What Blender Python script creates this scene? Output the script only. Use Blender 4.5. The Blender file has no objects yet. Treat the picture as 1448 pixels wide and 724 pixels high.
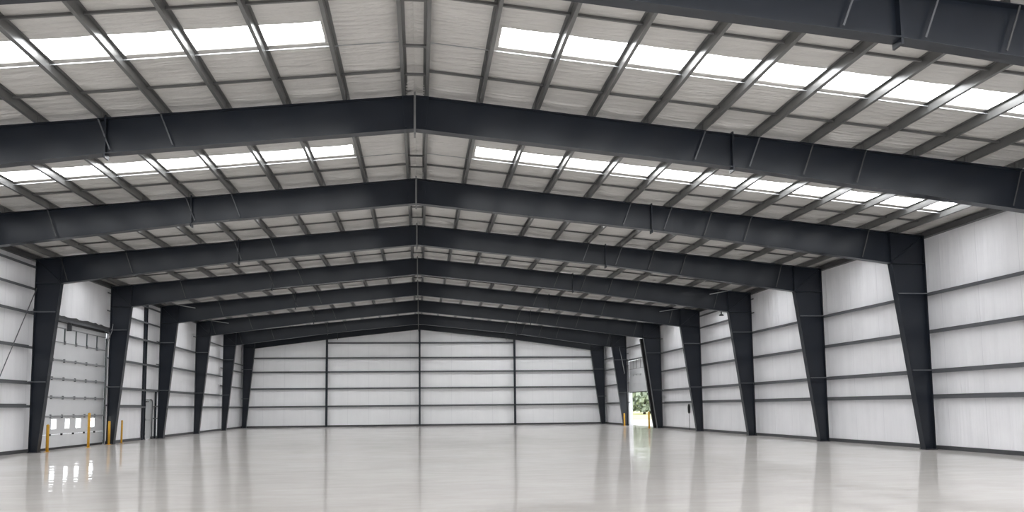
import bpy, bmesh, math, random
from mathutils import Vector, Matrix
random.seed(7)
C = bpy.context.scene.collection
sc = bpy.context.scene

# ------------------------------------------------------------------ dimensions (metres)
FRAME_Y = [11.9, 18.966, 26.079, 32.862, 40.227, 47.829, 56.081, 64.403, 72.359]
LEFT_X = [-15.96, -15.96, -15.96, -15.887, -15.735, -15.763, -15.967, -16.126, -16.269]
RIGHT_X = [16.20, 16.25, 16.30, 16.079, 16.041, 15.987, 16.0, 15.68, 15.65]
RIDGE_X, RIDGE_Z = -1.095, 9.028
SLOPE_L, SLOPE_R = 0.1028, 0.0997
FLANGE = 0.28                 # flange width of the frames
PURLIN = 0.21                 # purlin depth
GIRT = 0.20                   # girt depth
REAR_Y = -8.0                 # shell left open behind the viewer to let in sky fill light
END_Y = FRAME_Y[8] + 0.50
ORD = ['first', 'second', 'third', 'fourth', 'fifth', 'sixth', 'seventh', 'eighth', 'ninth', 'tenth', 'eleventh', 'twelfth', 'thirteenth']

def top_z(x):
    return RIDGE_Z - (SLOPE_R * (x - RIDGE_X) if x > RIDGE_X else SLOPE_L * (RIDGE_X - x))

def edge_x(side, y):
    xs = RIGHT_X if side > 0 else LEFT_X
    if y <= FRAME_Y[0]: return xs[0]
    for i in range(8):
        if y <= FRAME_Y[i + 1]:
            t = (y - FRAME_Y[i]) / (FRAME_Y[i + 1] - FRAME_Y[i])
            return xs[i] + (xs[i + 1] - xs[i]) * t
    return xs[8]

def wall_x(side, y):
    return edge_x(side, y) + side * (GIRT + 0.01)

# ------------------------------------------------------------------ mesh helpers
class MB:
    def __init__(self): self.v = []; self.f = []
    def add(self, vs, fs):
        n = len(self.v); self.v += [tuple(p) for p in vs]; self.f += [tuple(i + n for i in q) for q in fs]; return self
    def box(self, x0, x1, y0, y1, z0, z1):
        x0, x1 = min(x0, x1), max(x0, x1); y0, y1 = min(y0, y1), max(y0, y1); z0, z1 = min(z0, z1), max(z0, z1)
        vs = [(x, y, z) for z in (z0, z1) for y in (y0, y1) for x in (x0, x1)]
        return self.add(vs, [(0, 2, 3, 1), (4, 5, 7, 6), (0, 1, 5, 4), (2, 6, 7, 3), (0, 4, 6, 2), (1, 3, 7, 5)])
    def prism_y(self, poly, y0, y1):          # polygon in X,Z extruded along Y
        n = len(poly)
        a = sum(poly[i][0] * poly[(i + 1) % n][1] - poly[(i + 1) % n][0] * poly[i][1] for i in range(n))
        if a < 0: poly = poly[::-1]
        vs = [(x, y0, z) for x, z in poly] + [(x, y1, z) for x, z in poly]
        fs = [tuple(range(n)), tuple(range(2 * n - 1, n - 1, -1))]
        fs += [((i + 1) % n, i, n + i, n + (i + 1) % n) for i in range(n)]
        return self.add(vs, fs)
    def loft(self, poly0, poly1):             # two matching closed loops of 3D points
        n = len(poly0)
        fs = [tuple(range(n)), tuple(range(2 * n - 1, n - 1, -1))]
        fs += [((i + 1) % n, i, n + i, n + (i + 1) % n) for i in range(n)]
        return self.add(list(poly0) + list(poly1), fs)
    def bar(self, a, b, w, h, up=(0, 0, 1)):  # rectangular bar from a to b
        a, b = Vector(a), Vector(b); d = (b - a).normalized(); u = Vector(up)
        if abs(d.dot(u)) > 0.98: u = Vector((0, 1, 0))
        s = d.cross(u).normalized(); u = s.cross(d).normalized()
        q = [s * (w / 2) * i + u * (h / 2) * j for i, j in ((-1, -1), (1, -1), (1, 1), (-1, 1))]
        return self.loft([a + p for p in q], [b + p for p in q])
    def tube(self, pts, r, n=10, r2=None):
        pts = [Vector(p) for p in pts]; rings = []
        for k, p in enumerate(pts):
            d = (pts[min(k + 1, len(pts) - 1)] - pts[max(k - 1, 0)]).normalized()
            u = Vector((0, 0, 1)) if abs(d.z) < 0.9 else Vector((0, 1, 0))
            s = d.cross(u).normalized(); t = s.cross(d).normalized()
            rr = r if r2 is None else r + (r2 - r) * k / (len(pts) - 1)
            rings.append([p + (s * math.cos(2 * math.pi * i / n) + t * math.sin(2 * math.pi * i / n)) * rr for i in range(n)])
        vs = [p for g in rings for p in g]
        fs = [tuple(range(n - 1, -1, -1)), tuple(range((len(pts) - 1) * n, len(pts) * n))]
        for k in range(len(pts) - 1):
            for i in range(n):
                fs.append((k * n + i, k * n + (i + 1) % n, (k + 1) * n + (i + 1) % n, (k + 1) * n + i))
        return self.add(vs, fs)
    def lathe(self, cx, cy, prof, n=16):      # profile of (r, z)
        vs = []; fs = []
        for r, z in prof:
            vs += [(cx + r * math.cos(2 * math.pi * i / n), cy + r * math.sin(2 * math.pi * i / n), z) for i in range(n)]
        for k in range(len(prof) - 1):
            for i in range(n):
                fs.append((k * n + i, k * n + (i + 1) % n, (k + 1) * n + (i + 1) % n, (k + 1) * n + i))
        fs += [tuple(range(n - 1, -1, -1)), tuple(range((len(prof) - 1) * n, len(prof) * n))]
        return self.add(vs, fs)
    def build(self, name, mat, parent=None, smooth=False):
        me = bpy.data.meshes.new(name); me.from_pydata(self.v, [], self.f); me.update()
        bm = bmesh.new(); bm.from_mesh(me); bmesh.ops.recalc_face_normals(bm, faces=bm.faces); bm.to_mesh(me); bm.free()
        if smooth:
            for p in me.polygons: p.use_smooth = True
        me.materials.append(mat)
        o = bpy.data.objects.new(name, me); C.objects.link(o)
        if parent is not None:
            o.parent = parent; o.matrix_parent_inverse = Matrix.Translation(parent.location).inverted()
        return o

def tag(o, label, cat, group=None):
    o['label'] = label; o['category'] = cat
    if group: o['group'] = group
    return o
def thing(name, loc, label, cat, group=None):
    o = bpy.data.objects.new(name, None); o.location = loc; o.empty_display_size = 0.2; C.objects.link(o)
    return tag(o, label, cat, group)
def struct(o):
    o['kind'] = 'structure'; return o

# ------------------------------------------------------------------ materials
def mat_base(name):
    m = bpy.data.materials.new(name); m.use_nodes = True
    nt = m.node_tree; b = nt.nodes['Principled BSDF']; return m, nt, b
def N(nt, t, **kw):
    n = nt.nodes.new(t)
    for k, v in kw.items(): setattr(n, k, v)
    return n
def coords(nt, scale, rot=(0, 0, 0)):
    tc = N(nt, 'ShaderNodeTexCoord'); mp = N(nt, 'ShaderNodeMapping')
    mp.inputs['Scale'].default_value = scale; mp.inputs['Rotation'].default_value = rot
    nt.links.new(tc.outputs['Object'], mp.inputs['Vector']); return mp.outputs['Vector']
def noise(nt, vec, scale, detail=3, rough=0.5):
    n = N(nt, 'ShaderNodeTexNoise'); n.inputs['Scale'].default_value = scale
    n.inputs['Detail'].default_value = detail; n.inputs['Roughness'].default_value = rough
    nt.links.new(vec, n.inputs['Vector']); return n.outputs['Fac']
def ramp(nt, fac, c0, c1, p0=0.3, p1=0.7):
    r = N(nt, 'ShaderNodeValToRGB'); e = r.color_ramp.elements
    e[0].position, e[1].position = p0, p1; e[0].color = (*c0, 1); e[1].color = (*c1, 1)
    nt.links.new(fac, r.inputs['Fac']); return r.outputs['Color']
def bump(nt, b, h, strength, dist, prev=None):
    n = N(nt, 'ShaderNodeBump'); n.inputs['Strength'].default_value = strength; n.inputs['Distance'].default_value = dist
    nt.links.new(h, n.inputs['Height'])
    if prev is not None: nt.links.new(prev, n.inputs['Normal'])
    nt.links.new(n.outputs['Normal'], b.inputs['Normal']); return n.outputs['Normal']

def painted(name, col, rough=0.45, var=0.12, scale=3.0, metallic=0.0, spec=0.5):
    m, nt, b = mat_base(name)
    v = coords(nt, (1, 1, 1)); f = noise(nt, v, scale, 5)
    nt.links.new(ramp(nt, f, [c * (1 - var) for c in col], [min(1, c * (1 + var)) for c in col]), b.inputs['Base Color'])
    b.inputs['Roughness'].default_value = rough; b.inputs['Metallic'].default_value = metallic
    b.inputs['Specular IOR Level'].default_value = spec
    return m

M = {}
M['frame_paint'] = painted('frame_paint', (0.0125, 0.0160, 0.0235), 0.30, 0.10, 1.2, 0.0, 0.36)
M['purlin_paint'] = painted('purlin_paint', (0.112, 0.112, 0.11), 0.28, 0.10, 2.0)
M['girt_paint'] = painted('girt_paint', (0.10, 0.104, 0.112), 0.42, 0.10, 2.0)
M['eave_paint'] = painted('eave_paint', (0.06, 0.06, 0.062), 0.45, 0.1, 2.0)
M['galvanised'] = painted('galvanised', (0.42, 0.43, 0.44), 0.35, 0.12, 6.0, 0.6)
M['plate'] = painted('plate', (0.16, 0.16, 0.16), 0.4, 0.1, 6.0)
M['base_angle'] = painted('base_angle', (0.055, 0.056, 0.06), 0.5, 0.1, 4.0)
M['yellow'] = painted('yellow', (0.62, 0.33, 0.02), 0.4, 0.06, 5.0)
M['black'] = painted('black', (0.02, 0.02, 0.022), 0.5, 0.1, 5.0)
M['door_skin'] = painted('door_skin', (0.63, 0.635, 0.65), 0.45, 0.03, 1.0)
M['door_rail'] = painted('door_rail', (0.26, 0.265, 0.275), 0.4, 0.08, 4.0)
M['door_stile'] = painted('door_stile', (0.10, 0.125, 0.125), 0.4, 0.08, 4.0)
M['white_trim'] = painted('white_trim', (0.78, 0.79, 0.8), 0.4, 0.03, 2.0)
M['man_door'] = painted('man_door', (0.50, 0.51, 0.52), 0.4, 0.04, 2.0)

def wall_mat(name, axis, c0, c1, crease):
    m, nt, b = mat_base(name)
    sc_ = (1, 1, 0.06)
    v = coords(nt, sc_)
    f = noise(nt, v, 2.2, 5, 0.6)
    f2 = noise(nt, coords(nt, (1, 1, 1)), 0.7, 3)
    mix = N(nt, 'ShaderNodeMath', operation='ADD'); nt.links.new(f, mix.inputs[0]); nt.links.new(f2, mix.inputs[1])
    half = N(nt, 'ShaderNodeMath', operation='MULTIPLY'); half.inputs[1].default_value = 0.5; nt.links.new(mix.outputs[0], half.inputs[0])
    col = ramp(nt, half.outputs[0], c0, c1, 0.35, 0.65)
    # lapped seams of the facing, one about every 1.83 m
    tc = N(nt, 'ShaderNodeTexCoord'); sx = N(nt, 'ShaderNodeSeparateXYZ'); nt.links.new(tc.outputs['Object'], sx.inputs[0])
    d = N(nt, 'ShaderNodeMath', operation='DIVIDE'); d.inputs[1].default_value = 1.83; nt.links.new(sx.outputs[axis], d.inputs[0])
    fr = N(nt, 'ShaderNodeMath', operation='FRACT'); nt.links.new(d.outputs[0], fr.inputs[0])
    lt = N(nt, 'ShaderNodeMath', operation='LESS_THAN'); lt.inputs[1].default_value = 0.012; nt.links.new(fr.outputs[0], lt.inputs[0])
    mx = N(nt, 'ShaderNodeMixRGB', blend_type='MULTIPLY'); mx.inputs[2].default_value = (0.86, 0.86, 0.87, 1)
    nt.links.new(lt.outputs[0], mx.inputs[0]); nt.links.new(col, mx.inputs[1]); nt.links.new(mx.outputs[0], b.inputs['Base Color'])
    b.inputs['Roughness'].default_value = 0.38
    p = bump(nt, b, f, 0.65 * crease, 0.08)
    bump(nt, b, noise(nt, coords(nt, (1, 1, 0.03)), 7.0, 3), 0.5 * crease, 0.03, p)
    return m
M['wall_side'] = wall_mat('wall_facing_side', 1, (0.79, 0.785, 0.805), (0.88, 0.875, 0.895), 0.8)
M['wall_end'] = wall_mat('wall_facing_end', 0, (0.89, 0.89, 0.90), (0.93, 0.93, 0.94), 0.3)  # paler than the side walls, standing in for more light at the far end

def ceiling_mat():
    m, nt, b = mat_base('ceiling_facing')
    f = noise(nt, coords(nt, (0.22, 1, 0.22)), 5.5, 4, 0.6)
    f2 = noise(nt, coords(nt, (1, 1, 1)), 0.8, 3)
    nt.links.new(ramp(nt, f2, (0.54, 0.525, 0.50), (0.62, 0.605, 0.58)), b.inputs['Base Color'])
    b.inputs['Roughness'].default_value = 0.33
    p = bump(nt, b, f, 0.8, 0.08)
    bump(nt, b, noise(nt, coords(nt, (0.05, 1, 0.05)), 9, 3), 0.5, 0.03, p)
    return m
M['ceiling'] = ceiling_mat()

def floor_mat():
    m, nt, b = mat_base('polished_concrete')
    v = coords(nt, (1, 1, 1))
    f = noise(nt, v, 0.35, 6, 0.6)
    f2 = noise(nt, coords(nt, (0.35, 1, 1)), 2.5, 6, 0.65)
    mm = N(nt, 'ShaderNodeMath', operation='ADD'); nt.links.new(f, mm.inputs[0]); nt.links.new(f2, mm.inputs[1])
    h = N(nt, 'ShaderNodeMath', operation='MULTIPLY'); h.inputs[1].default_value = 0.5; nt.links.new(mm.outputs[0], h.inputs[0])
    col = ramp(nt, h.outputs[0], (0.515, 0.488, 0.466), (0.612, 0.586, 0.563), 0.36, 0.64)
    rr = N(nt, 'ShaderNodeMapRange'); rr.inputs['From Min'].default_value = 0.3; rr.inputs['From Max'].default_value = 0.7
    rr.inputs['To Min'].default_value = 0.008; rr.inputs['To Max'].default_value = 0.035
    nt.links.new(f2, rr.inputs['Value'])
    # slight trowel waves that run across the hall
    w1 = noise(nt, coords(nt, (0.10, 1, 1)), 3.2, 5, 0.62)
    sb = N(nt, 'ShaderNodeMath', operation='SUBTRACT'); sb.inputs[1].default_value = 0.5; nt.links.new(w1, sb.inputs[0])
    sl = N(nt, 'ShaderNodeMath', operation='MULTIPLY'); sl.inputs[1].default_value = 0.085; nt.links.new(sb.outputs[0], sl.inputs[0])
    cb = N(nt, 'ShaderNodeCombineXYZ'); cb.inputs['Z'].default_value = 1.0; nt.links.new(sl.outputs[0], cb.inputs['Y'])
    bn = N(nt, 'ShaderNodeVectorMath', operation='NORMALIZE'); nt.links.new(cb.outputs[0], bn.inputs[0])
    df = N(nt, 'ShaderNodeBsdfDiffuse'); gl = N(nt, 'ShaderNodeBsdfGlossy'); mx = N(nt, 'ShaderNodeMixShader')
    fr = N(nt, 'ShaderNodeFresnel'); fr.inputs['IOR'].default_value = 1.42
    ml = N(nt, 'ShaderNodeMath', operation='MULTIPLY'); ml.inputs[1].default_value = 0.70
    nt.links.new(fr.outputs[0], ml.inputs[0]); nt.links.new(ml.outputs[0], mx.inputs[0])
    nt.links.new(col, df.inputs['Color']); gl.inputs['Color'].default_value = (0.95, 0.95, 0.95, 1)
    nt.links.new(rr.outputs[0], gl.inputs['Roughness']); nt.links.new(bn.outputs[0], gl.inputs['Normal'])
    nt.links.new(df.outputs[0], mx.inputs[1]); nt.links.new(gl.outputs[0], mx.inputs[2])
    out = [n for n in nt.nodes if n.type == 'OUTPUT_MATERIAL'][0]; nt.links.new(mx.outputs[0], out.inputs['Surface']); nt.nodes.remove(b)
    return m
M['floor'] = floor_mat()

def emit(name, col, s):
    m, nt, b = mat_base(name)
    b.inputs['Base Color'].default_value = (0.85, 0.87, 0.88, 1); b.inputs['Roughness'].default_value = 0.4
    b.inputs['Emission Color'].default_value = (*col, 1); b.inputs['Emission Strength'].default_value = s
    return m
M['skylight'] = emit('daylit_fibreglass', (0.96, 0.98, 1.0), 11.8)
M['door_glass'] = emit('daylit_glazing', (0.96, 0.99, 1.0), 4.0)

def grass_mat():
    m, nt, b = mat_base('meadow')
    f = noise(nt, coords(nt, (1, 0.4, 1)), 0.25, 6, 0.65)
    nt.links.new(ramp(nt, f, (0.42, 0.44, 0.20), (0.66, 0.64, 0.36)), b.inputs['Base Color']); b.inputs['Roughness'].default_value = 0.9
    return m
M['grass'] = grass_mat()
M['apron'] = painted('apron', (0.68, 0.67, 0.65), 0.8, 0.06, 0.6)
def leaf_mat(name, c0, c1):
    m, nt, b = mat_base(name)
    f = noise(nt, coords(nt, (1, 1, 1)), 1.1, 6, 0.7)
    nt.links.new(ramp(nt, f, c0, c1), b.inputs['Base Color']); b.inputs['Roughness'].default_value = 0.8
    return m
M['leaf_a'] = leaf_mat('leaf_a', (0.22, 0.28, 0.19), (0.46, 0.53, 0.40))  # both leaf colours paled to paint in the outdoor haze
M['leaf_b'] = leaf_mat('leaf_b', (0.24, 0.29, 0.21), (0.48, 0.54, 0.43))
M['bark'] = painted('bark', (0.13, 0.10, 0.07), 0.9, 0.3, 6.0)

# ------------------------------------------------------------------ room shell
def panel_wall(side, holes):
    """The insulated long wall with rectangular openings (y0, y1, z0, z1)."""
    ys = sorted(set([REAR_Y] + FRAME_Y + [END_Y] + [h[0] for h in holes] + [h[1] for h in holes]))
    zs = sorted(set([0.0] + [h[2] for h in holes] + [h[3] for h in holes]))
    mb = MB()
    for a, b in zip(ys[:-1], ys[1:]):
        xa, xb = wall_x(side, a), wall_x(side, b)
        ta, tb = top_z(edge_x(side, a)) + PURLIN + 0.02, top_z(edge_x(side, b)) + PURLIN + 0.02
        cuts = zs + [None]
        for z0, z1 in zip(cuts[:-1], cuts[1:]):
            mid = (z0 + (z1 if z1 is not None else 7.4)) / 2
            if any(h[0] - 1e-6 <= a and b <= h[1] + 1e-6 and h[2] < mid < h[3] for h in holes): continue
            za, zb = (z1, z1) if z1 is not None else (ta, tb)
            t = side * 0.10
            mb.loft([(xa, a, z0), (xa + t, a, z0), (xa + t, a, za), (xa, a, za)],
                    [(xb, b, z0), (xb + t, b, z0), (xb + t, b, zb), (xb, b, zb)])
    return mb

DOOR_L = (34.0, 40.70, 0.0, 5.34)         # closed overhead door
MAN_L = (46.26, 47.26, 0.0, 2.20)         # personnel door
DOOR_R = (57.6, 64.95, 0.0, 5.20)         # half-raised overhead door
struct(panel_wall(-1, [DOOR_L, MAN_L]).build('wall_left', M['wall_side']))
struct(panel_wall(1, [DOOR_R]).build('wall_right', M['wall_side']))
mb = MB()
xl, xr = wall_x(-1, END_Y), wall_x(1, END_Y)
poly = [(xl, 0), (xr, 0), (xr, top_z(xr) + PURLIN), (RIDGE_X, RIDGE_Z + PURLIN), (xl, top_z(xl) + PURLIN)]
mb.prism_y(poly, END_Y, END_Y + 0.1)
struct(mb.build('wall_back', M['wall_end']))
mb = MB(); mb.box(-16.5, 16.62, REAR_Y, END_Y + 0.1, -0.25, 0.0)
struct(mb.build('floor', M['floor']))

SKY = {}   # bay -> (y0,y1) for each slope
for i in range(8):
    e = FRAME_Y[i + 1]
    SKY[(i, 1)] = SKY[(i, -1)] = (e - 3.75, e - 2.85)
SKY[(0, 1)] = SKY[(0, -1)] = (15.40, 16.32)
SKY[(1, 1)] = SKY[(1, -1)] = (22.86, 23.76)
SKY[(7, -1)] = (66.55, 67.45)
SKY[(-1, 1)] = SKY[(-1, -1)] = (8.4, 9.3)
SKY[(-2, 1)] = SKY[(-2, -1)] = (1.4, 2.3)
SKY[(-3, 1)] = SKY[(-3, -1)] = (-5.4, -4.5)
SKY_X = {1: (0.66, 15.55), -1: (-2.90, -15.10)}

PX_R = [-0.83] + [0.47 + 1.381 * k for k in range(11)] + [15.38]
PX_L = [-1.33 - 1.394 * k for k in range(11)]
def ceil_z(x): return top_z(x) + PURLIN + 0.005
mb = MB()
for side in (1, -1):
    holes = sorted(SKY[(i, side)] for i in range(-3, 8))
    ys = sorted(set([REAR_Y] + [v for h in holes for v in h] + FRAME_Y + [END_Y]))
    sx0, sx1 = SKY_X[side]
    for a, b in zip(ys[:-1], ys[1:]):
        outer_a, outer_b = wall_x(side, a), wall_x(side, b)
        hole = any(h[0] - 1e-6 <= a and b <= h[1] + 1e-6 for h in holes)
        spans = [((RIDGE_X, RIDGE_X), (sx0, sx0)), ((sx1, sx1), (outer_a, outer_b))] if hole else [((RIDGE_X, RIDGE_X), (outer_a, outer_b))]
        for (p0, p1), (q0, q1) in spans:
            mb.loft([(p0, a, ceil_z(p0)), (q0, a, ceil_z(q0)), (q0, a, ceil_z(q0) + 0.1), (p0, a, ceil_z(p0) + 0.1)],
                    [(p1, b, ceil_z(p1)), (q1, b, ceil_z(q1)), (q1, b, ceil_z(q1) + 0.1), (p1, b, ceil_z(p1) + 0.1)])
# the facing itself: pillows between the purlins, gathers into folds beside every rafter
cr = random.Random(11)
def facing(side):
    xs_p = sorted([RIDGE_X] + [p for p in (PX_R if side > 0 else PX_L)] + [edge_x(side, 0)], key=lambda v: side * v)
    sx0, sx1 = SKY_X[side]
    us = []
    for p, q in zip(xs_p[:-1], xs_p[1:]):
        us += [p + (q - p) * k / 4 for k in range(4)]
    us = sorted(us + [sx0, sx1], key=lambda v: side * v)
    holes = sorted(SKY[(i, side)] for i in range(-3, 8))
    ys = set([REAR_Y, END_Y] + [v for h in holes for v in h]); y = REAR_Y
    while y < END_Y:
        d = min(abs(y - F - 0.14) for F in FRAME_Y)
        y += 0.05 if d < 1.0 else 0.22
        if y < END_Y - 0.02 and not any(abs(y - v) < 0.02 for h in holes for v in h): ys.add(y)
    ys = sorted(ys)
    cell = {}
    def sag(x, y):
        c = 0
        while c < len(xs_p) - 2 and side * x >= side * xs_p[c + 1]: c += 1
        u = (x - xs_p[c]) / (xs_p[c + 1] - xs_p[c])
        b = min(range(9), key=lambda i: abs(y - FRAME_Y[i] - 0.14)); d = y - FRAME_Y[b] - 0.14
        key = (c, b)
        if key not in cell: cell[key] = (cr.uniform(0, 6.28), cr.uniform(0.13, 0.20), cr.uniform(0.5, 1.0), cr.uniform(0.4, 0.75), cr.uniform(-1.2, 1.2))
        ph, wl, amp, reach, tilt = cell[key]
        pil = max(0.0, math.sin(math.pi * min(1, max(0, u))))
        e = max(0.0, 1 - abs(d) / reach)
        fold = 0.052 * amp * min(1, 2.2 * e) * (0.5 + 0.5 * math.sin(2 * math.pi * d / wl + ph + tilt * u + 0.6 * math.sin(3 * u + ph)))
        soft = 0.006 * (0.5 + 0.5 * math.sin(y * 5.3 + c * 1.7 + 0.8 * math.sin(y * 1.9 + 2 * u)))
        if side * x > side * edge_x(side, y) - 0.15: return 0.004
        return 0.012 * pil + (fold + soft) * (0.35 + 0.65 * pil)
    vs, fs, nx = [], [], len(us) + 1
    for y in ys:
        for x in us + [wall_x(side, y)]:
            vs.append((x, y, top_z(x) + PURLIN - 0.002 - (sag(x, y) if abs(x - RIDGE_X) > 1e-6 else 0)))
    for j in range(len(ys) - 1):
        hole = any(h[0] - 1e-6 <= ys[j] and ys[j + 1] <= h[1] + 1e-6 for h in holes)
        for i in range(nx - 1):
            if hole and i < nx - 2 and side * us[i] >= side * sx0 - 1e-6 and side * us[i + 1] <= side * sx1 + 1e-6: continue
            fs.append((j * nx + i, j * nx + i + 1, (j + 1) * nx + i + 1, (j + 1) * nx + i))
    mb.add(vs, fs)
for side in (1, -1): facing(side)
struct(mb.build('ceiling', M['ceiling']))

for side in (1, -1):   # base angles round the floor
    mb = MB(); holes = [DOOR_L, MAN_L] if side < 0 else [DOOR_R]
    ys = sorted(set([REAR_Y] + FRAME_Y + [END_Y] + [v for h in holes for v in h[:2]]))
    for a, b in zip(ys[:-1], ys[1:]):
        if any(h[0] - 1e-6 <= a and b <= h[1] + 1e-6 for h in holes): continue
        xa, xb = wall_x(side, a), wall_x(side, b); t = -side * 0.06
        mb.loft([(xa, a, 0), (xa + t, a, 0), (xa + t, a, 0.13), (xa, a, 0.13)], [(xb, b, 0), (xb + t, b, 0), (xb + t, b, 0.13), (xb, b, 0.13)])
    struct(mb.build('baseboard_left' if side < 0 else 'baseboard_right', M['base_angle']))
mb = MB(); mb.box(xl, xr, END_Y - 0.06, END_Y, 0, 0.14)
struct(mb.build('baseboard_back', M['base_angle']))

# ------------------------------------------------------------------ skylights
SIDE = {1: 'open-doorway', -1: 'closed-door'}
for i in range(-3, 8):
    for side in (1, -1):
        y0, y1 = SKY[(i, side)]; x0, x1 = SKY_X[side]
        y0 -= 0.06; y1 += 0.06; x0 -= side * 0.06; x1 += side * 0.06
        mb = MB(); n = 6; vs = []
        for k in range(n + 1):                # ribbed fibreglass sheet
            y = y0 + (y1 - y0) * k / n; z = 0.02 * (k % 2)
            vs.append((y, z))
        for (ya, za), (yb, zb) in zip(vs[:-1], vs[1:]):
            mb.loft([(x0, ya, ceil_z(x0) + 0.115 + za), (x0, yb, ceil_z(x0) + 0.115 + zb), (x0, yb, ceil_z(x0) + 0.125 + zb), (x0, ya, ceil_z(x0) + 0.125 + za)],
                    [(x1, ya, ceil_z(x1) + 0.115 + za), (x1, yb, ceil_z(x1) + 0.115 + zb), (x1, yb, ceil_z(x1) + 0.125 + zb), (x1, ya, ceil_z(x1) + 0.125 + za)])
        o = mb.build('skylight', M['skylight'])
        where = 'between the %s and %s frames' % (ORD[i], ORD[i + 1]) if i >= 0 else 'overhead, %s strip before the first frame' % ORD[-i - 1]
        tag(o, 'bright daylit skylight strip in the %s roof slope, %s' % (SIDE[side], where), 'skylight', 'skylight strips in the roof')

# ------------------------------------------------------------------ portal frames
BRACE_R = [PX_R[0], PX_R[5], PX_R[6], PX_R[7], PX_R[8], PX_R[11] ]
BRACE_L = [PX_L[0], PX_L[4], PX_L[5], PX_L[8], PX_L[10] + 0.35]
SPLICE = {1: 6.75, -1: -8.2}

def flange(mb, p, q, y0, y1, t):
    """a flange plate standing across the web along p -> q in X,Z; its outer face follows the line, t goes to its left"""
    d = Vector((q[0] - p[0], q[1] - p[1])).normalized(); n = Vector((-d.y, d.x)) * t
    mb.prism_y([p, q, (q[0] + n.x, q[1] + n.y), (p[0] + n.x, p[1] + n.y)], y0, y1)

def make_column(root, side, xo, xi, xk, zk, y, label):
    yc = y + FLANGE / 2
    zo, zt = top_z(xo), top_z(xk)
    mb = MB()
    mb.prism_y([(xo, 0), (xi, 0), (xk, zk), (xk, zt), (xo, zo)], yc - 0.006, yc + 0.006)
    s = side
    flange(mb, (xo, 0), (xo, zo), y, y + FLANGE, 0.018 * (1 if s > 0 else -1))
    flange(mb, (xi, 0), (xk, zk), y, y + FLANGE, 0.018 * (-1 if s > 0 else 1))
    flange(mb, (xo, zo), (xk, zt), y, y + FLANGE, 0.018 * (1 if s > 0 else -1))
    col = mb.build('column', M['frame_paint'], root)
    mb = MB(); mb.box(min(xo, xi) - 0.03, max(xo, xi) + 0.03, y - 0.03, y + FLANGE + 0.03, 0, 0.025)
    mb.build('base_plate', M['frame_paint'], col)
    # web stiffeners of the knee
    mb = MB(); mb.box(xo - s * 0.02, xk + s * 0.0, y + 0.01, yc, zk - 0.012, zk + 0.012); mb.build('stiffener', M['frame_paint'], col)
    mb = MB(); mb.box(xk - 0.012, xk + 0.012, y + 0.005, y + FLANGE - 0.005, zk - 0.02, zt - 0.02); mb.build('end_plate', M['frame_paint'], col)
    mb = MB(); mb.bar((xo - s * 0.05, yc - 0.02, zo - 0.06), (xk + s * 0.03, yc - 0.02, zk + 0.05), 0.012, 0.04, (0, 1, 0)); mb.build('diagonal_stiffener', M['frame_paint'], col)
    return col

def girt_brace(col, side, xo, xi, xk, zk, y, z):
    x_in = xi + (xk - xi) * z / zk
    mb = MB(); mb.box(xo + side * 0.10, x_in + side * 0.05, y - 0.012, y + 0.03, z - 0.012, z + 0.028)
    mb.build('girt_brace', M['girt_paint'], col)

def make_rafter(root, side, xk, zk, y, zb, last):
    yc = y + FLANGE / 2
    xs = SPLICE[side]; zs = top_z(xs) - (0.84 - (0.30 if last else 0))
    zt = top_z(xk)
    mb = MB()
    mb.prism_y([(xk, zt), (xk, zk), (xs, zs), (RIDGE_X, zb), (RIDGE_X, RIDGE_Z)], yc - 0.006, yc + 0.006)
    up = -1 if side > 0 else 1
    flange(mb, (RIDGE_X, zb), (xs, zs), y, y + FLANGE, 0.018 * -up)
    flange(mb, (xs, zs), (xk, zk), y, y + FLANGE, 0.018 * -up)
    flange(mb, (RIDGE_X, RIDGE_Z), (xk, zt), y, y + FLANGE, 0.018 * up)
    raf = mb.build('rafter', M['frame_paint'], root)
    t = 0.02                                     # bolted splice plates
    mb = MB(); mb.box(xs - t, xs + t, y + 0.01, y + FLANGE - 0.01, zs - 0.10, top_z(xs) + 0.06)
    mb.build('splice_plate', M['frame_paint'], raf)
    for k, bx in enumerate(BRACE_R if side > 0 else BRACE_L):
        ztop = top_z(bx); xb = bx - side * 0.20
        if k == 0: xb = bx
        f = (xb - xk) / (xs - xk) if (xb - xs) * side > 0 else None
        zbot = zk + (zs - zk) * f if f is not None else zs + (zb - zs) * (xb - xs) / (RIDGE_X - xs)
        if last or (xb - xk) * side > -0.1: continue
        mb = MB(); mb.bar((bx + side * 0.06, y + 0.01, ztop - 0.02), (xb - side * 0.02, y + 0.02, zbot + 0.08), 0.03, 0.012, (0, 1, 0))
        mb.build('flange_brace', M['frame_paint'] if k == 0 else M['girt_paint'] if k < 3 and y < 35 else M['eave_paint'], raf)
    return raf

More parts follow.
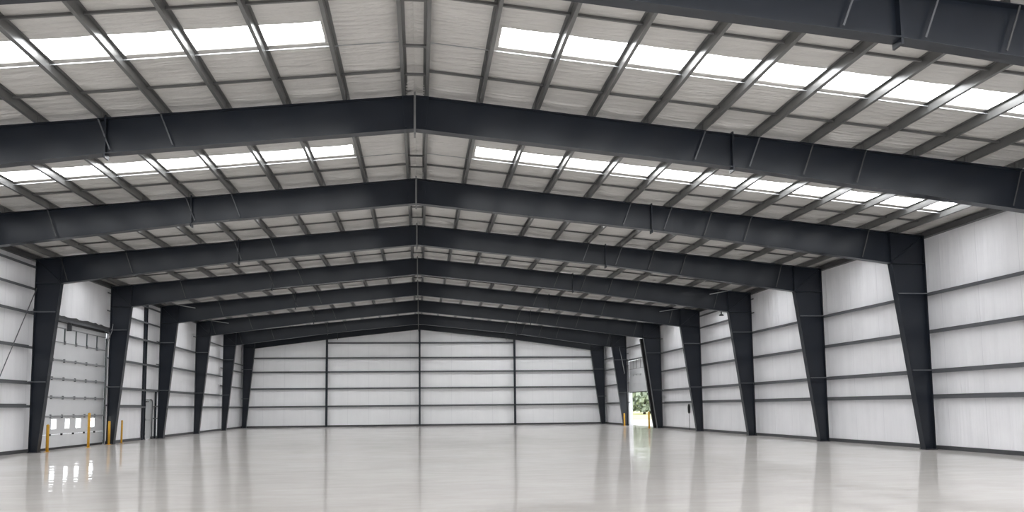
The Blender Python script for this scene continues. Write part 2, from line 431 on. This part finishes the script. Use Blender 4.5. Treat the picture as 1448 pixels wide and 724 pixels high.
COLX = {}
for i, y in enumerate(FRAME_Y):
    last = i == 8
    nm = 'portal frame' if not last else 'end frame'
    lab = {0: 'dark steel portal frame, first and largest, its rafter cutting across the top corner',
           1: 'dark steel portal frame, second one from the camera, rafter spanning the whole view',
           2: 'dark steel portal frame, third from the camera, its column standing before the open-doorway wall',
           3: 'dark steel portal frame, fourth from the camera, at the near jamb of the closed door',
           4: 'dark steel portal frame, fifth from the camera, at the far jamb of the closed door',
           5: 'dark steel portal frame, sixth from the camera, beside the grey personnel door',
           6: 'dark steel portal frame, seventh from the camera, at the near jamb of the open doorway',
           7: 'dark steel portal frame, eighth from the camera, at the far jamb of the open doorway',
           8: 'dark steel end frame, ninth and smallest, standing against the far end wall'}[i]
    root = thing('portal_frame', (RIDGE_X, y, 0), lab, 'steel frame', 'portal frames of the hall')
    zb = 8.2 + (0.332 if last else 0)
    for side in (-1, 1):
        xo = LEFT_X[i] if side < 0 else RIGHT_X[i]
        wb = 0.324 if side < 0 else 0.378
        xi = xo - side * wb
        d = xo - (-15.958 if side < 0 else 15.958)
        xk = (-15.01 if side < 0 else 14.752) + d
        zk = (6.553 if side < 0 else 6.334) + (0.325 if last else 0)
        col = make_column(root, side, xo, xi, xk, zk, y, '')
        COLX[(i, side)] = (xo, xi, xk, zk)
        for z in ((5.42, 2.70) if side < 0 else (5.28, 2.66)):
            if last: z *= 0.93
            girt_brace(col, side, xo, xi, xk, zk, y, z)
        make_rafter(root, side, xk, zk, y, zb, last)
    mb = MB(); mb.box(RIDGE_X - 0.025, RIDGE_X + 0.025, y - 0.005, y + FLANGE - 0.01, zb - 0.14, RIDGE_Z + 0.08)
    mb.build('ridge_plate', M['plate'], root)

# the doorway's own dark tapered column just behind the seventh frame
xo, xi, xk, zk = COLX[(6, 1)]
y = FRAME_Y[6] + 0.95
root = thing('door_column', (xo, y, 0), 'dark tapered steel column close behind the seventh frame, beside the open doorway', 'column')
mb = MB(); yc = y + 0.12
mb.prism_y([(xo, 0), (xi, 0), (xk, zk - 0.02), (xk, zk + 0.05), (xo, zk + 0.05)], yc - 0.006, yc + 0.006)
mb.build('web', M['black'], root)
mb = MB(); flange(mb, (xi, 0), (xk, zk), y, y + 0.24, -0.018); mb.build('inner_flange', M['black'], root)
mb = MB(); flange(mb, (xo, 0), (xo, zk), y, y + 0.24, 0.018); mb.build('outer_flange', M['black'], root)
mb = MB(); mb.box(xi - 0.03, xo + 0.03, y - 0.03, y + 0.27, 0, 0.025); mb.build('base_plate', M['black'], root)

# ------------------------------------------------------------------ purlins and eave struts
def purlin_mesh(x, y0, y1, side, dz=0.0, depth=PURLIN - 0.012):
    z = top_z(x); s = side; t = 0.008; w = 0.065
    prof = [(-s * w, depth), (s * t / 2, depth), (s * t / 2, t), (s * w, t), (s * w, 0.022), (s * (w + t), 0.022), (s * (w + t), 0.0), (-s * t / 2, 0.0), (-s * t / 2, depth - t), (-s * w, depth - t)]
    mb = MB(); mb.prism_y([(x + a, z + b + dz) for a, b in prof], y0, y1)
    return mb
for i in range(8):
    y0, y1 = FRAME_Y[i] + 0.145, FRAME_Y[i + 1] + 0.135
    for side, xs in ((1, PX_R), (-1, PX_L)):
        for k, x in enumerate(xs):
            o = purlin_mesh(x, y0, y1, side).build('roof_purlin', M['purlin_paint'])
            where = ('beside the ridge' if k == 0 else '%s from the ridge' % ORD[k])
            tag(o, 'grey purlin, %s on the %s slope, between %s and %s frames' % (where, SIDE[side], ORD[i], ORD[i + 1]), 'purlin', 'roof purlins')
            if i < 7:      # lap clip where the purlin sits on the rafter
                mb = MB(); mb.box(x - 0.006 - side * 0.012, x + 0.006 - side * 0.012, y1 - 0.06, y1 - 0.045, top_z(x), top_z(x) + 0.17)
                mb.box(x - side * 0.018, x - side * 0.010, y1 - 0.12, y1 - 0.03, top_z(x) + 0.01, top_z(x) + 0.17)
                mb.build('purlin_clip', M['plate'], o)
        # eave strut
        xa, xb = (RIGHT_X if side > 0 else LEFT_X)[i], (RIGHT_X if side > 0 else LEFT_X)[i + 1]
        def ring(x, yy):
            z = top_z(x); s = side
            return [(x + s * a, yy, z + b) for a, b in ((0.015, -0.06), (0.185, -0.06), (0.185, -0.045), (0.025, -0.045), (0.025, 0.115), (0.185, 0.115), (0.185, 0.13), (0.015, 0.13))]
        mb = MB(); mb.loft(ring(xa, y0), ring(xb, y1))
        o = mb.build('eave_strut', M['eave_paint'])
        tag(o, 'dark eave strut along the top of the %s wall, between %s and %s frames' % (SIDE[side], ORD[i], ORD[i + 1]), 'eave strut', 'eave struts')
    # sag bridging lines across each slope and spacers at the ridge
    e = FRAME_Y[i + 1]
    lines = (e - 4.55, SKY[(i, 1)][1] + 0.03, e - 1.15)
    for k, yy in enumerate(lines):
        nth = ('near', 'middle', 'far')[k]
        for side, xs in ((1, PX_R), (-1, PX_L)):
            x0, x1 = xs[0] + side * 0.01, xs[-1]
            mb = MB()
            def L(x):
                z = top_z(x) + 0.125
                w = 0.018 if k == 1 else 0.05
                return [(x, yy, z), (x, yy + w, z), (x, yy + w, z + 0.006), (x, yy + 0.006, z + 0.006), (x, yy + 0.006, z + w), (x, yy, z + w)]
            mb.loft(L(x0), L(x1))
            o = mb.build('sag_angle', M['galvanised'] if k == 1 else M['purlin_paint'])
            tag(o, 'thin steel sag angle, %s line across the %s slope, between %s and %s frames' % (nth, SIDE[side], ORD[i], ORD[i + 1]), 'bridging angle', 'sag angles between the purlins')
        mb = MB(); mb.box(PX_L[0] + 0.01, PX_R[0] - 0.01, yy - 0.02, yy + 0.06, RIDGE_Z + 0.01, RIDGE_Z + 0.055)
        o = mb.build('ridge_spacer', M['purlin_paint'])
        tag(o, 'short grey spacer joining the two ridge purlins, %s one between %s and %s frames' % (nth, ORD[i], ORD[i + 1]), 'spacer', 'ridge spacers')

# ------------------------------------------------------------------ girts
def girt(side, i, z, ya=None, yb=None):
    y0 = FRAME_Y[i] + 0.145 if ya is None else ya
    y1 = FRAME_Y[i + 1] + 0.135 if yb is None else yb
    def ring(yy):
        x = edge_x(side, yy) + side * 0.022; s = side
        return [(x + s * a, yy, z + b) for a, b in ((0, -0.09), (0.008, -0.09), (0.008, -0.004), (0.178, -0.004), (0.178, 0.06), (0.170, 0.06), (0.170, 0.004), (0, 0.004))]
    mb = MB(); ys = [y0] + [v for v in FRAME_Y if y0 < v < y1] + [y1]
    for a, b in zip(ys[:-1], ys[1:]): mb.loft(ring(a), ring(b))
    return mb.build('wall_girt', M['girt_paint'])
STD = [1.79, 2.65, 4.0, 5.29]
SIX = [1.81, 2.70, 4.08, 5.40, 6.36, 7.22]
GR = {0: STD, 1: STD, 2: STD, 3: STD, 4: STD + [6.28, 7.0], 5: STD, 6: [5.26, 6.28], 7: [1.83, 3.4, 4.8, 5.8]}
GL = {0: SIX, 1: SIX, 2: SIX, 3: [5.42], 4: SIX, 5: [1.79, 2.70, 4.17, 5.47], 6: [1.79, 2.70, 4.17, 5.47, 6.5], 7: [1.79, 3.45, 4.8, 5.45]}
for side, G in ((1, GR), (-1, GL)):
    for i, zs in G.items():
        for k, z in enumerate(zs):
            rng = (None, None)
            if side < 0 and i == 4 and z < 2: rng = (None, 45.9)
            o = girt(side, i, z, *rng)
            if side < 0 and i == 3:
                tag(o, 'dark girt above the closed overhead door, under the torn edge of insulation', 'girt', 'wall girts'); continue
            tag(o, 'grey girt on the %s wall, %s above the floor, between %s and %s frames' % (SIDE[side], ('lowest', 'second', 'third', 'fourth', 'fifth', 'topmost')[k], ORD[i], ORD[i + 1]), 'girt', 'wall girts')

# end wall: three wind columns and their girts
WC = [(-9.12, 'narrow dark column of the far wall nearest the closed-door side'), (-1.0, 'narrow dark column of the far wall, in the middle under the ridge'), (7.49, 'narrow dark column of the far wall nearest the open-doorway side')]
yb = FRAME_Y[8]
for x, lab in WC:
    zt = top_z(x) - 0.50
    root = thing('wind_column', (x, yb + 0.16, 0), lab, 'column', 'wind columns of the far wall')
    mb = MB(); mb.box(x - 0.085, x + 0.085, yb + 0.02, yb + 0.036, 0, zt); mb.box(x - 0.006, x + 0.006, yb + 0.036, yb + 0.264, 0, zt)
    mb.box(x - 0.085, x + 0.085, yb + 0.264, yb + 0.28, 0, zt); mb.build('shaft', M['frame_paint'], root)
    mb = MB(); mb.box(x - 0.12, x + 0.12, yb - 0.01, yb + 0.30, 0, 0.025); mb.build('base_plate', M['frame_paint'], root)
xw = [LEFT_X[8], -9.12, -1.0, 7.49, RIGHT_X[8]]
BAY = ['beside the closed-door corner', 'on the closed-door half', 'on the open-doorway half', 'beside the open-doorway corner']
for b in range(4):
    for k, z in enumerate([1.80, 3.36, 4.82, 6.05, 7.38]):
        if k == 4 and b in (0, 3): continue
        x0, x1 = xw[b] + 0.02, xw[b + 1] - 0.02
        if b == 0: x0 += 0.0
        mb = MB(); y = yb + 0.30
        mb.add([], [])
        prof = [(0, -0.09), (0.008, -0.09), (0.008, -0.004), (0.17, -0.004), (0.17, 0.06), (0.162, 0.06), (0.162, 0.004), (0, 0.004)]
        mb.loft([(x0, y + p, z + q) for p, q in prof], [(x1, y + p, z + q) for p, q in prof])
        o = mb.build('wall_girt', M['girt_paint'])
        tag(o, 'grey girt on the far wall %s, %s above the floor' % (BAY[b], ('lowest', 'second', 'third', 'fourth', 'topmost')[k]), 'girt', 'wall girts')

# ------------------------------------------------------------------ closed overhead door (left wall)
XD = -16.07
root = bpy.data.objects.new('door_1', None); root.location = (XD, 37.35, 0); C.objects.link(root); struct(root)
y0, y1 = DOOR_L[0] + 0.03, DOOR_L[1] - 0.03
zs = [0.05, 0.62, 1.365, 2.15, 2.93, 3.70, 4.47, 5.08]
wins = [(35.14, 35.62), (36.47, 36.90), (37.55, 38.07), (39.12, 39.62)]
for k in range(7):
    mb = MB(); a, b = zs[k] + 0.004, zs[k + 1] - 0.004
    if k == 1:
        edges = [y0] + [v for w in wins for v in w] + [y1]
        mb.box(XD - 0.05, XD, y0, y1, a, 0.85); mb.box(XD - 0.05, XD, y0, y1, 1.245, b)
        for u, v in zip(edges[0::2], edges[1::2]): mb.box(XD - 0.05, XD, u, v, 0.85, 1.245)
    else: mb.box(XD - 0.05, XD, y0, y1, a, b)
    sec = mb.build('door_section', M['door_skin'], root)
    if k == 1:
        for u, v in wins:
            fr = MB(); t = 0.035
            for (p, q, r, s) in ((u - t, v + t, 0.85 - t, 0.85), (u - t, v + t, 1.245, 1.245 + t), (u - t, u, 0.85, 1.245), (v, v + t, 0.85, 1.245)): fr.box(XD, XD + 0.02, p, q, r, s)
            fr.build('window_frame', M['white_trim'], sec)
            g = MB(); g.box(XD - 0.03, XD - 0.02, u, v, 0.85, 1.245); g.build('window_pane', M['door_glass'], sec)
hy = [35.0, 36.10, 37.25, 38.42, 39.58]
for k, z in enumerate(zs[1:-1]):
    if 1 <= k <= 4:
        mb = MB(); mb.box(XD + 0.001, XD + 0.055, y0, y1, z - 0.035, z + 0.035); mb.build('strut', M['door_rail'], root)
    elif k == 5:
        mb = MB(); mb.box(XD + 0.001, XD + 0.03, y0, y1, z - 0.016, z + 0.016); mb.build('strut', M['door_rail'], root)
    for yy in hy:
        h = 0.045 if k == 0 else 0.075
        mb = MB(); mb.box(XD + 0.001, XD + 0.075, yy - 0.022, yy + 0.022, z - h, z + (h if k else 0.03)); mb.build('hinge', M['door_rail'] if k else M['black'], root)
for yy in (35.0, 36.10, 37.25, 38.42, 39.58):
    mb = MB(); mb.box(XD + 0.001, XD + 0.04, yy - 0.025, yy + 0.025, 4.47, 5.08); mb.build('stile', M['door_stile'], root)
mb = MB(); mb.box(XD - 0.05, XD + 0.02, y0, y1, 5.084, 5.34); mb.build('top_seal_board', M['door_skin'], root)
mb = MB(); mb.box(XD + 0.001, XD + 0.03, y0, y1, 5.06, 5.10); mb.build('strut', M['door_rail'], root)
mb = MB(); mb.box(XD - 0.05, XD + 0.03, y0, y1, 0.0, 0.09); mb.build('bottom_seal', M['black'], root)
mb = MB(); mb.tube([(XD + 0.16, y0 + 0.1, 5.30), (XD + 0.16, y1 - 0.1, 5.30)], 0.03, 10)
mb.tube([(XD + 0.16, 36.4, 5.30), (XD + 0.16, 40.0, 5.30)], 0.055, 12)
mb.build('torsion_shaft', M['black'], root)
mb = MB(); mb.box(XD, XD + 0.2, 36.3, 36.36, 5.0, 5.42); mb.build('shaft_bracket', M['girt_paint'], root)
for yy, s in ((y0 + 0.02, 1), (y1 - 0.0, -1)):
    mb = MB(); mb.box(XD + 0.01, XD + 0.09, yy - 0.02, yy + 0.02, 0.05, 5.05); mb.box(XD + 0.07, XD + 0.09, yy - 0.05, yy + 0.05, 0.05, 5.05)
    mb.build('track', M['door_stile'], root)
# torn facing over the girt
mb = MB(); pts = []
n = 26
for k in range(n + 1):
    yy = 33.2 + (40.8 - 33.2) * k / n
    pts.append((yy, 5.60 + random.uniform(-0.035, 0.035)))
for (ya, za), (yb_, zb_) in zip(pts[:-1], pts[1:]):
    xa, xb = wall_x(-1, ya) + 0.03, wall_x(-1, yb_) + 0.03
    mb.loft([(xa, ya, 5.36), (xa + 0.02, ya, 5.36), (xa + 0.02, ya, za), (xa, ya, za)], [(xb, yb_, 5.36), (xb + 0.02, yb_, 5.36), (xb + 0.02, yb_, zb_), (xb, yb_, zb_)])
struct(mb.build('trim_1', M['eave_paint']))

# ------------------------------------------------------------------ personnel door (left wall)
XM = -15.965
root = bpy.data.objects.new('door_2', None); root.location = (XM, 46.8, 0); C.objects.link(root); struct(root)
mb = MB(); a, b, z1 = MAN_L[0], MAN_L[1], MAN_L[3]
mb.box(XM - 0.06, XM + 0.03, a, a + 0.06, 0, z1); mb.box(XM - 0.06, XM + 0.03, b - 0.06, b, 0, z1); mb.box(XM - 0.06, XM + 0.03, a, b, z1 - 0.06, z1)
mb.build('door_frame', M['galvanised'], root)
mb = MB(); mb.box(XM - 0.03, XM + 0.02, a + 0.062, b - 0.062, 0.01, z1 - 0.062); leaf = mb.build('door_leaf', M['man_door'], root)
mb = MB(); mb.box(XM + 0.02, XM + 0.06, a + 0.12, b - 0.14, 1.02, 1.09); mb.build('push_bar', M['galvanised'], leaf)
mb = MB(); mb.box(XM + 0.02, XM + 0.09, a + 0.10, a + 0.42, z1 - 0.17, z1 - 0.10); mb.build('door_closer', M['plate'], leaf)
for z in (0.3, 1.1, 1.85):
    mb = MB(); mb.box(XM + 0.02, XM + 0.035, a + 0.05, a + 0.09, z - 0.06, z + 0.06); mb.build('hinge', M['plate'], leaf)

x = -15.905
root = thing('wall_post', (x, 45.88, 0), 'tall dark steel post on the closed-door wall, next to the grey personnel door', 'post')
mb = MB(); mb.box(x - 0.055, x + 0.055, 45.70, 45.715, 0.02, 7.50); mb.box(x - 0.006, x + 0.006, 45.715, 46.035, 0.02, 7.50); mb.box(x - 0.055, x + 0.055, 46.035, 46.05, 0.02, 7.50)
mb.build('shaft', M['frame_paint'], root)
mb = MB(); mb.box(x - 0.058, x + 0.09, 45.66, 46.09, 0, 0.025); mb.build('base_plate', M['frame_paint'], root)
mb = MB(); mb.tube([(-15.90, 47.32, 0.0), (-15.90, 47.32, 2.02), (-15.90, 47.28, 2.12), (-15.90, 47.16, 2.17), (-15.90, 46.98, 2.17)], 0.03, 10)
o = mb.build('standpipe', M['girt_paint'], smooth=True); tag(o, 'dark pipe with a hooked top standing beside the grey personnel door', 'pipe')
mb = MB(); mb.box(-15.92, -15.84, 47.78, 47.88, 0, 2.64)
root = thing('jamb_post', (-15.86, 47.83, 0), 'slim dark jamb post between the personnel door and the sixth frame', 'post')
mb.build('shaft', M['frame_paint'], root)
for z in (1.13, 1.80):
    mb = MB(); mb.box(-15.92, -15.80, 47.55, 47.95, z - 0.03, z + 0.03); mb.build('bracket', M['plate'], root)

# ------------------------------------------------------------------ half-raised overhead door (right wall)
XR_ = wall_x(1, 61.0) + 0.02
root = bpy.data.objects.new('door_3', None); root.location = (XR_, 60.9, 2.65); C.objects.link(root); struct(root)
y0, y1 = DOOR_R[0] + 0.02, DOOR_R[1] - 0.02
zs = [2.68, 3.34, 3.98, 4.50, 5.18]
for k in range(4):
    mb = MB(); mb.box(XR_ - 0.05, XR_, y0, y1, zs[k] + 0.004, zs[k + 1] - 0.004); mb.build('door_section', M['door_skin'], root)
for yy in (59.0, 60.2, 61.4, 62.6, 63.6):
    mb = MB(); mb.box(XR_ - 0.085, XR_ - 0.051, yy - 0.025, yy + 0.025, 4.5, 5.18); mb.build('stile', M['door_rail'], root)
    mb = MB(); mb.box(XR_ - 0.085, XR_ - 0.051, yy - 0.03, yy + 0.03, 3.92, 4.05); mb.build('hinge', M['door_rail'], root)
mb = MB(); mb.box(XR_ - 0.07, XR_ - 0.051, y0, y1, 4.485, 4.515); mb.build('strut', M['door_rail'], root)
mb = MB(); mb.box(XR_ - 0.06, XR_ + 0.01, y0, y1, 2.63, 2.68); mb.build('bottom_seal', M['black'], root)
mb = MB(); mb.box(XR_ - 0.20, XR_ - 0.12, y1 - 0.02, y1 + 0.04, 0.05, 5.2); mb.build('track', M['door_rail'], root)
mb = MB(); mb.box(wall_x(1, y1) - 0.02, wall_x(1, y1) + 0.30, DOOR_R[1] - 0.10, DOOR_R[1], 0, 2.66); mb.build('jamb', M['white_trim'], root)
mb = MB(); mb.box(wall_x(1, y0) - 0.02, wall_x(1, y0) + 0.16, DOOR_R[0], DOOR_R[0] + 0.14, 0, 2.66); mb.build('jamb', M['white_trim'], root)

# ------------------------------------------------------------------ bollards
def bollard(x, y, h, r, label, cap=None):
    root = thing('bollard', (x, y, 0), label, 'bollard', 'yellow bollards at the doors')
    mb = MB(); mb.lathe(x, y, [(r, 0), (r, h - r * 0.7), (r * 0.85, h - r * 0.3), (r * 0.5, h - 0.01), (0.004, h)], 18)
    mb.build('post', M['yellow'], root, smooth=True)
    mb = MB(); mb.lathe(x, y, [(r + 0.05, 0), (r + 0.05, 0.012), (r + 0.004, 0.016)], 18); mb.build('base_ring', M['yellow'], root)
    if cap:
        mb = MB(); mb.lathe(x, y, [(r * 0.9, h - 0.04), (r * 0.7, h + cap - 0.03), (0.004, h + cap)], 14); mb.build('cap', M['black'], root)
bollard(-15.42, 33.40, 1.07, 0.055, 'yellow steel bollard at the near jamb of the closed overhead door')
bollard(-15.28, 37.00, 1.50, 0.055, 'tallest yellow bollard, standing in front of the closed door windows')
bollard(-15.50, 39.95, 1.12, 0.055, 'yellow bollard with a black cap, in front of the fifth frame', 0.22)
bollard(-15.42, 41.35, 1.12, 0.045, 'slim yellow bollard just behind the fifth frame column')
bollard(15.28, 64.10, 1.0, 0.065, 'yellow bollard at the far jamb of the open doorway')
bollard(14.83, 55.45, 1.16, 0.065, 'yellow bollard at the near jamb of the open doorway')

# ------------------------------------------------------------------ rods, conduits, small fittings
def rod(name, pts, r, mat, label, cat):
    o = MB().tube(pts, r, 8).build(name, M[mat], smooth=True); return tag(o, label, cat)
rod('bracing_rod', [(-15.80, 32.84, 6.35), (-15.80, 28.35, 0.0)], 0.018, 'girt_paint', 'thin diagonal bracing rod across the closed-door wall girts before the fourth frame', 'bracing rod')
rod('conduit', [(-15.56, 40.15, 5.70), (-15.60, 40.15, 5.35), (-15.74, 40.15, 4.95), (-15.80, 40.15, 4.6), (-15.80, 40.15, 0.0)], 0.014, 'door_rail', 'grey conduit bending down in front of the fifth frame beside the closed door', 'conduit')
rod('conduit', [(15.05, 64.33, 6.35), (15.25, 64.30, 5.3), (15.43, 64.30, 4.25), (15.43, 64.39, 4.15)], 0.022, 'galvanised', 'pale slanting conduit on the upper part of the eighth frame column by the open doorway', 'conduit')
px = PX_R[6] + 0.09
rod('conduit', [(px, FRAME_Y[0] + 0.3, top_z(px) + 0.03), (px, FRAME_Y[1] - 0.25, top_z(px) + 0.03), (px - 0.05, FRAME_Y[1] - 0.1, top_z(px) + 0.025)], 0.016, 'plate', 'thin conduit clipped along a purlin of the open-doorway slope, before the second frame', 'conduit')
px = PX_R[5] + 0.09
rod('conduit', [(px, FRAME_Y[0] + 0.3, top_z(px) + 0.03), (px, FRAME_Y[1] - 0.4, top_z(px) + 0.03)], 0.013, 'plate', 'thinner conduit under a purlin of the open-doorway slope, nearer the ridge', 'conduit')
px = PX_L[5] - 0.09
rod('conduit', [(px, FRAME_Y[0] + 0.3, top_z(px) + 0.03), (px, FRAME_Y[1] - 0.3, top_z(px) + 0.03), (px + 0.06, FRAME_Y[1] - 0.05, top_z(px) + 0.025)], 0.016, 'plate', 'thin conduit clipped along a purlin of the closed-door slope, before the second frame', 'conduit')
# hanging pull switch on the right wall between the sixth and seventh frames
yy = 50.6; xw_ = wall_x(1, yy) - 0.14
root = thing('pull_cord', (xw_, yy, 0), 'black cord with a long handle hanging on the open-doorway wall near the sixth frame', 'cord')
MB().tube([(xw_, yy, 0.0), (xw_, yy, 1.05)], 0.016, 8).build('cord', M['black'], root)
MB().lathe(xw_, yy, [(0.02, 1.03), (0.075, 1.12), (0.085, 1.45), (0.06, 1.60), (0.02, 1.66)], 14).build('handle', M['black'], root, smooth=True)

# bracing rods lying against the rafters near the knees
def knee_rod(i, side, dx, label):
    xo, xi, xk, zk = COLX[(i, side)]
    y = FRAME_Y[i] - 0.05
    x0 = xk - side * 0.1
    rod('bracing_rod', [(x0 + side * 0.3, y, top_z(x0) + 0.0), (x0 - side * dx, y, top_z(x0) - 0.22)], 0.025, 'galvanised', label, 'bracing rod')
knee_rod(4, 1, 0.9, 'pale bracing rod on the fifth frame rafter, above the open-doorway wall')
knee_rod(5, 1, 1.2, 'pale bracing rod on the sixth frame rafter, above the open-doorway wall')
knee_rod(5, -1, 0.9, 'pale bracing rod on the sixth frame rafter, above the closed-door wall')
knee_rod(6, -1, 1.1, 'pale bracing rod on the seventh frame rafter, above the closed-door wall')
# small floodlight under the fifth frame's knee
xo, xi, xk, zk = COLX[(4, 1)]
root = thing('floodlight', (xk - 0.35, FRAME_Y[4] + 0.14, zk), 'small dark lamp hanging under the knee of the fifth frame, open-doorway side', 'lamp')
MB().box(xk - 0.37, xk - 0.33, FRAME_Y[4] + 0.1, FRAME_Y[4] + 0.18, zk - 0.10, zk + 0.015).build('bracket', M['black'], root)
MB().lathe(xk - 0.35, FRAME_Y[4] + 0.14, [(0.03, zk - 0.10), (0.10, zk - 0.13), (0.13, zk - 0.18), (0.11, zk - 0.20)], 16).build('lamp_head', M['black'], root, smooth=True)

# ------------------------------------------------------------------ outside
mb = MB(); mb.box(16.63, 26.0, 40, 90, -0.2, -0.02); o = mb.build('pavement', M['apron']); struct(o)
mb = MB(); mb.box(26.01, 330, -40, 500, -0.3, -0.06); o = mb.build('ground', M['grass']); struct(o)
tr = random.Random(3)
def tree(x, y, h, w, label, leaf):
    root = thing('tree', (x, y, -0.06), label, 'tree', 'trees beyond the open doorway')
    MB().tube([(x, y, -0.06), (x + 0.1, y, h * 0.25), (x, y + 0.1, h * 0.6)], 0.28, 8, 0.1).build('trunk', M['bark'], root, smooth=True)
    mb = MB()
    for k in range(900):
        u = tr.random() * 2 * math.pi; t = tr.random(); rr = w * (0.45 + 0.55 * math.sin(math.pi * min(1, 0.15 + t * 0.9))) * math.sqrt(tr.random())
        p = Vector((x + rr * math.cos(u), y + rr * math.sin(u), h * (0.08 + 0.92 * t)))
        s = tr.uniform(0.4, 0.9); n1 = Vector((tr.uniform(-1, 1), tr.uniform(-1, 1), tr.uniform(-1, 1))).normalized()
        n2 = n1.orthogonal().normalized() * s; n3 = n1.cross(n2).normalized() * s * 0.7
        mb.add([p - n2, p + n3 * 0.8 + n1 * 0.1, p + n2, p - n3 * 0.8 - n1 * 0.1], [(0, 1, 2, 3)])
    mb.build('foliage', M[leaf], root)
base = Vector((42.0, 155.0))
rows = [(0, [-28, -18.5, -9, 0.5, 10, 19.5, 29]), (15, [-23, -13.2, -3.6, 6, 15.6, 25.2])]
for r, (dy, xs) in enumerate(rows):
    for k, dx in enumerate(xs):
        tree(base.x + dx, base.y + dy + (0.6 if k % 2 else -0.4), (7.5, 8.5, 7.4, 8.2, 7.8, 8.8, 7.6)[k] + 1.5 * r, (4.4, 4.5, 4.3, 4.5, 4.4, 4.5, 4.4)[k],
             'bushy green tree past the meadow outside the doorway, %s along the %s row' % (ORD[k], ('front', 'rear')[r]), ('leaf_a', 'leaf_b')[(k + r) % 2])

# ------------------------------------------------------------------ sky
w = bpy.data.worlds.new('World'); sc.world = w; w.use_nodes = True
bg = w.node_tree.nodes['Background']; bg.inputs['Color'].default_value = (0.93, 0.96, 1.0, 1); bg.inputs['Strength'].default_value = 2.7

# ------------------------------------------------------------------ camera
f, yaw, pitch, roll, px, py = 1150.0, 0.0939, 0.0927, -0.0100, 701.4033, 469.2507
cam = bpy.data.cameras.new('camera'); co = bpy.data.objects.new('camera', cam); C.objects.link(co)
cam.sensor_fit = 'HORIZONTAL'; cam.sensor_width = 36.0; cam.lens = f * 36.0 / 1448
cam.shift_x = (724 - px) / 1448; cam.shift_y = (py - 362) / 1448
cam.clip_start = 0.05; cam.clip_end = 1000
cy, sy, c, s, cr, sr = math.cos(yaw), math.sin(yaw), math.cos(pitch), math.sin(pitch), math.cos(roll), math.sin(roll)
A = Matrix(((cy, -sy, 0), (sy, cy, 0), (0, 0, 1))); B = Matrix(((1, 0, 0), (0, c, s), (0, -s, c))); D = Matrix(((cr, 0, sr), (0, 1, 0), (-sr, 0, cr)))
R = D @ B @ A                                   # rows: right, forward, up
rot = Matrix((R[0], R[2], -Vector(R[1]))).transposed()
co.matrix_world = Matrix.Translation((-0.982, 0.0, 1.5523)) @ rot.to_4x4()
sc.camera = co
sc.view_settings.view_transform = 'Standard'; sc.view_settings.look = 'None'
sc.view_settings.exposure = 0.0; sc.view_settings.gamma = 1.0; sc.view_settings.use_curve_mapping = False
sc.cycles.use_denoising = True
sc.cycles.max_bounces = 8; sc.cycles.diffuse_bounces = 6; sc.cycles.glossy_bounces = 4
sc.cycles.sample_clamp_indirect = 6.0
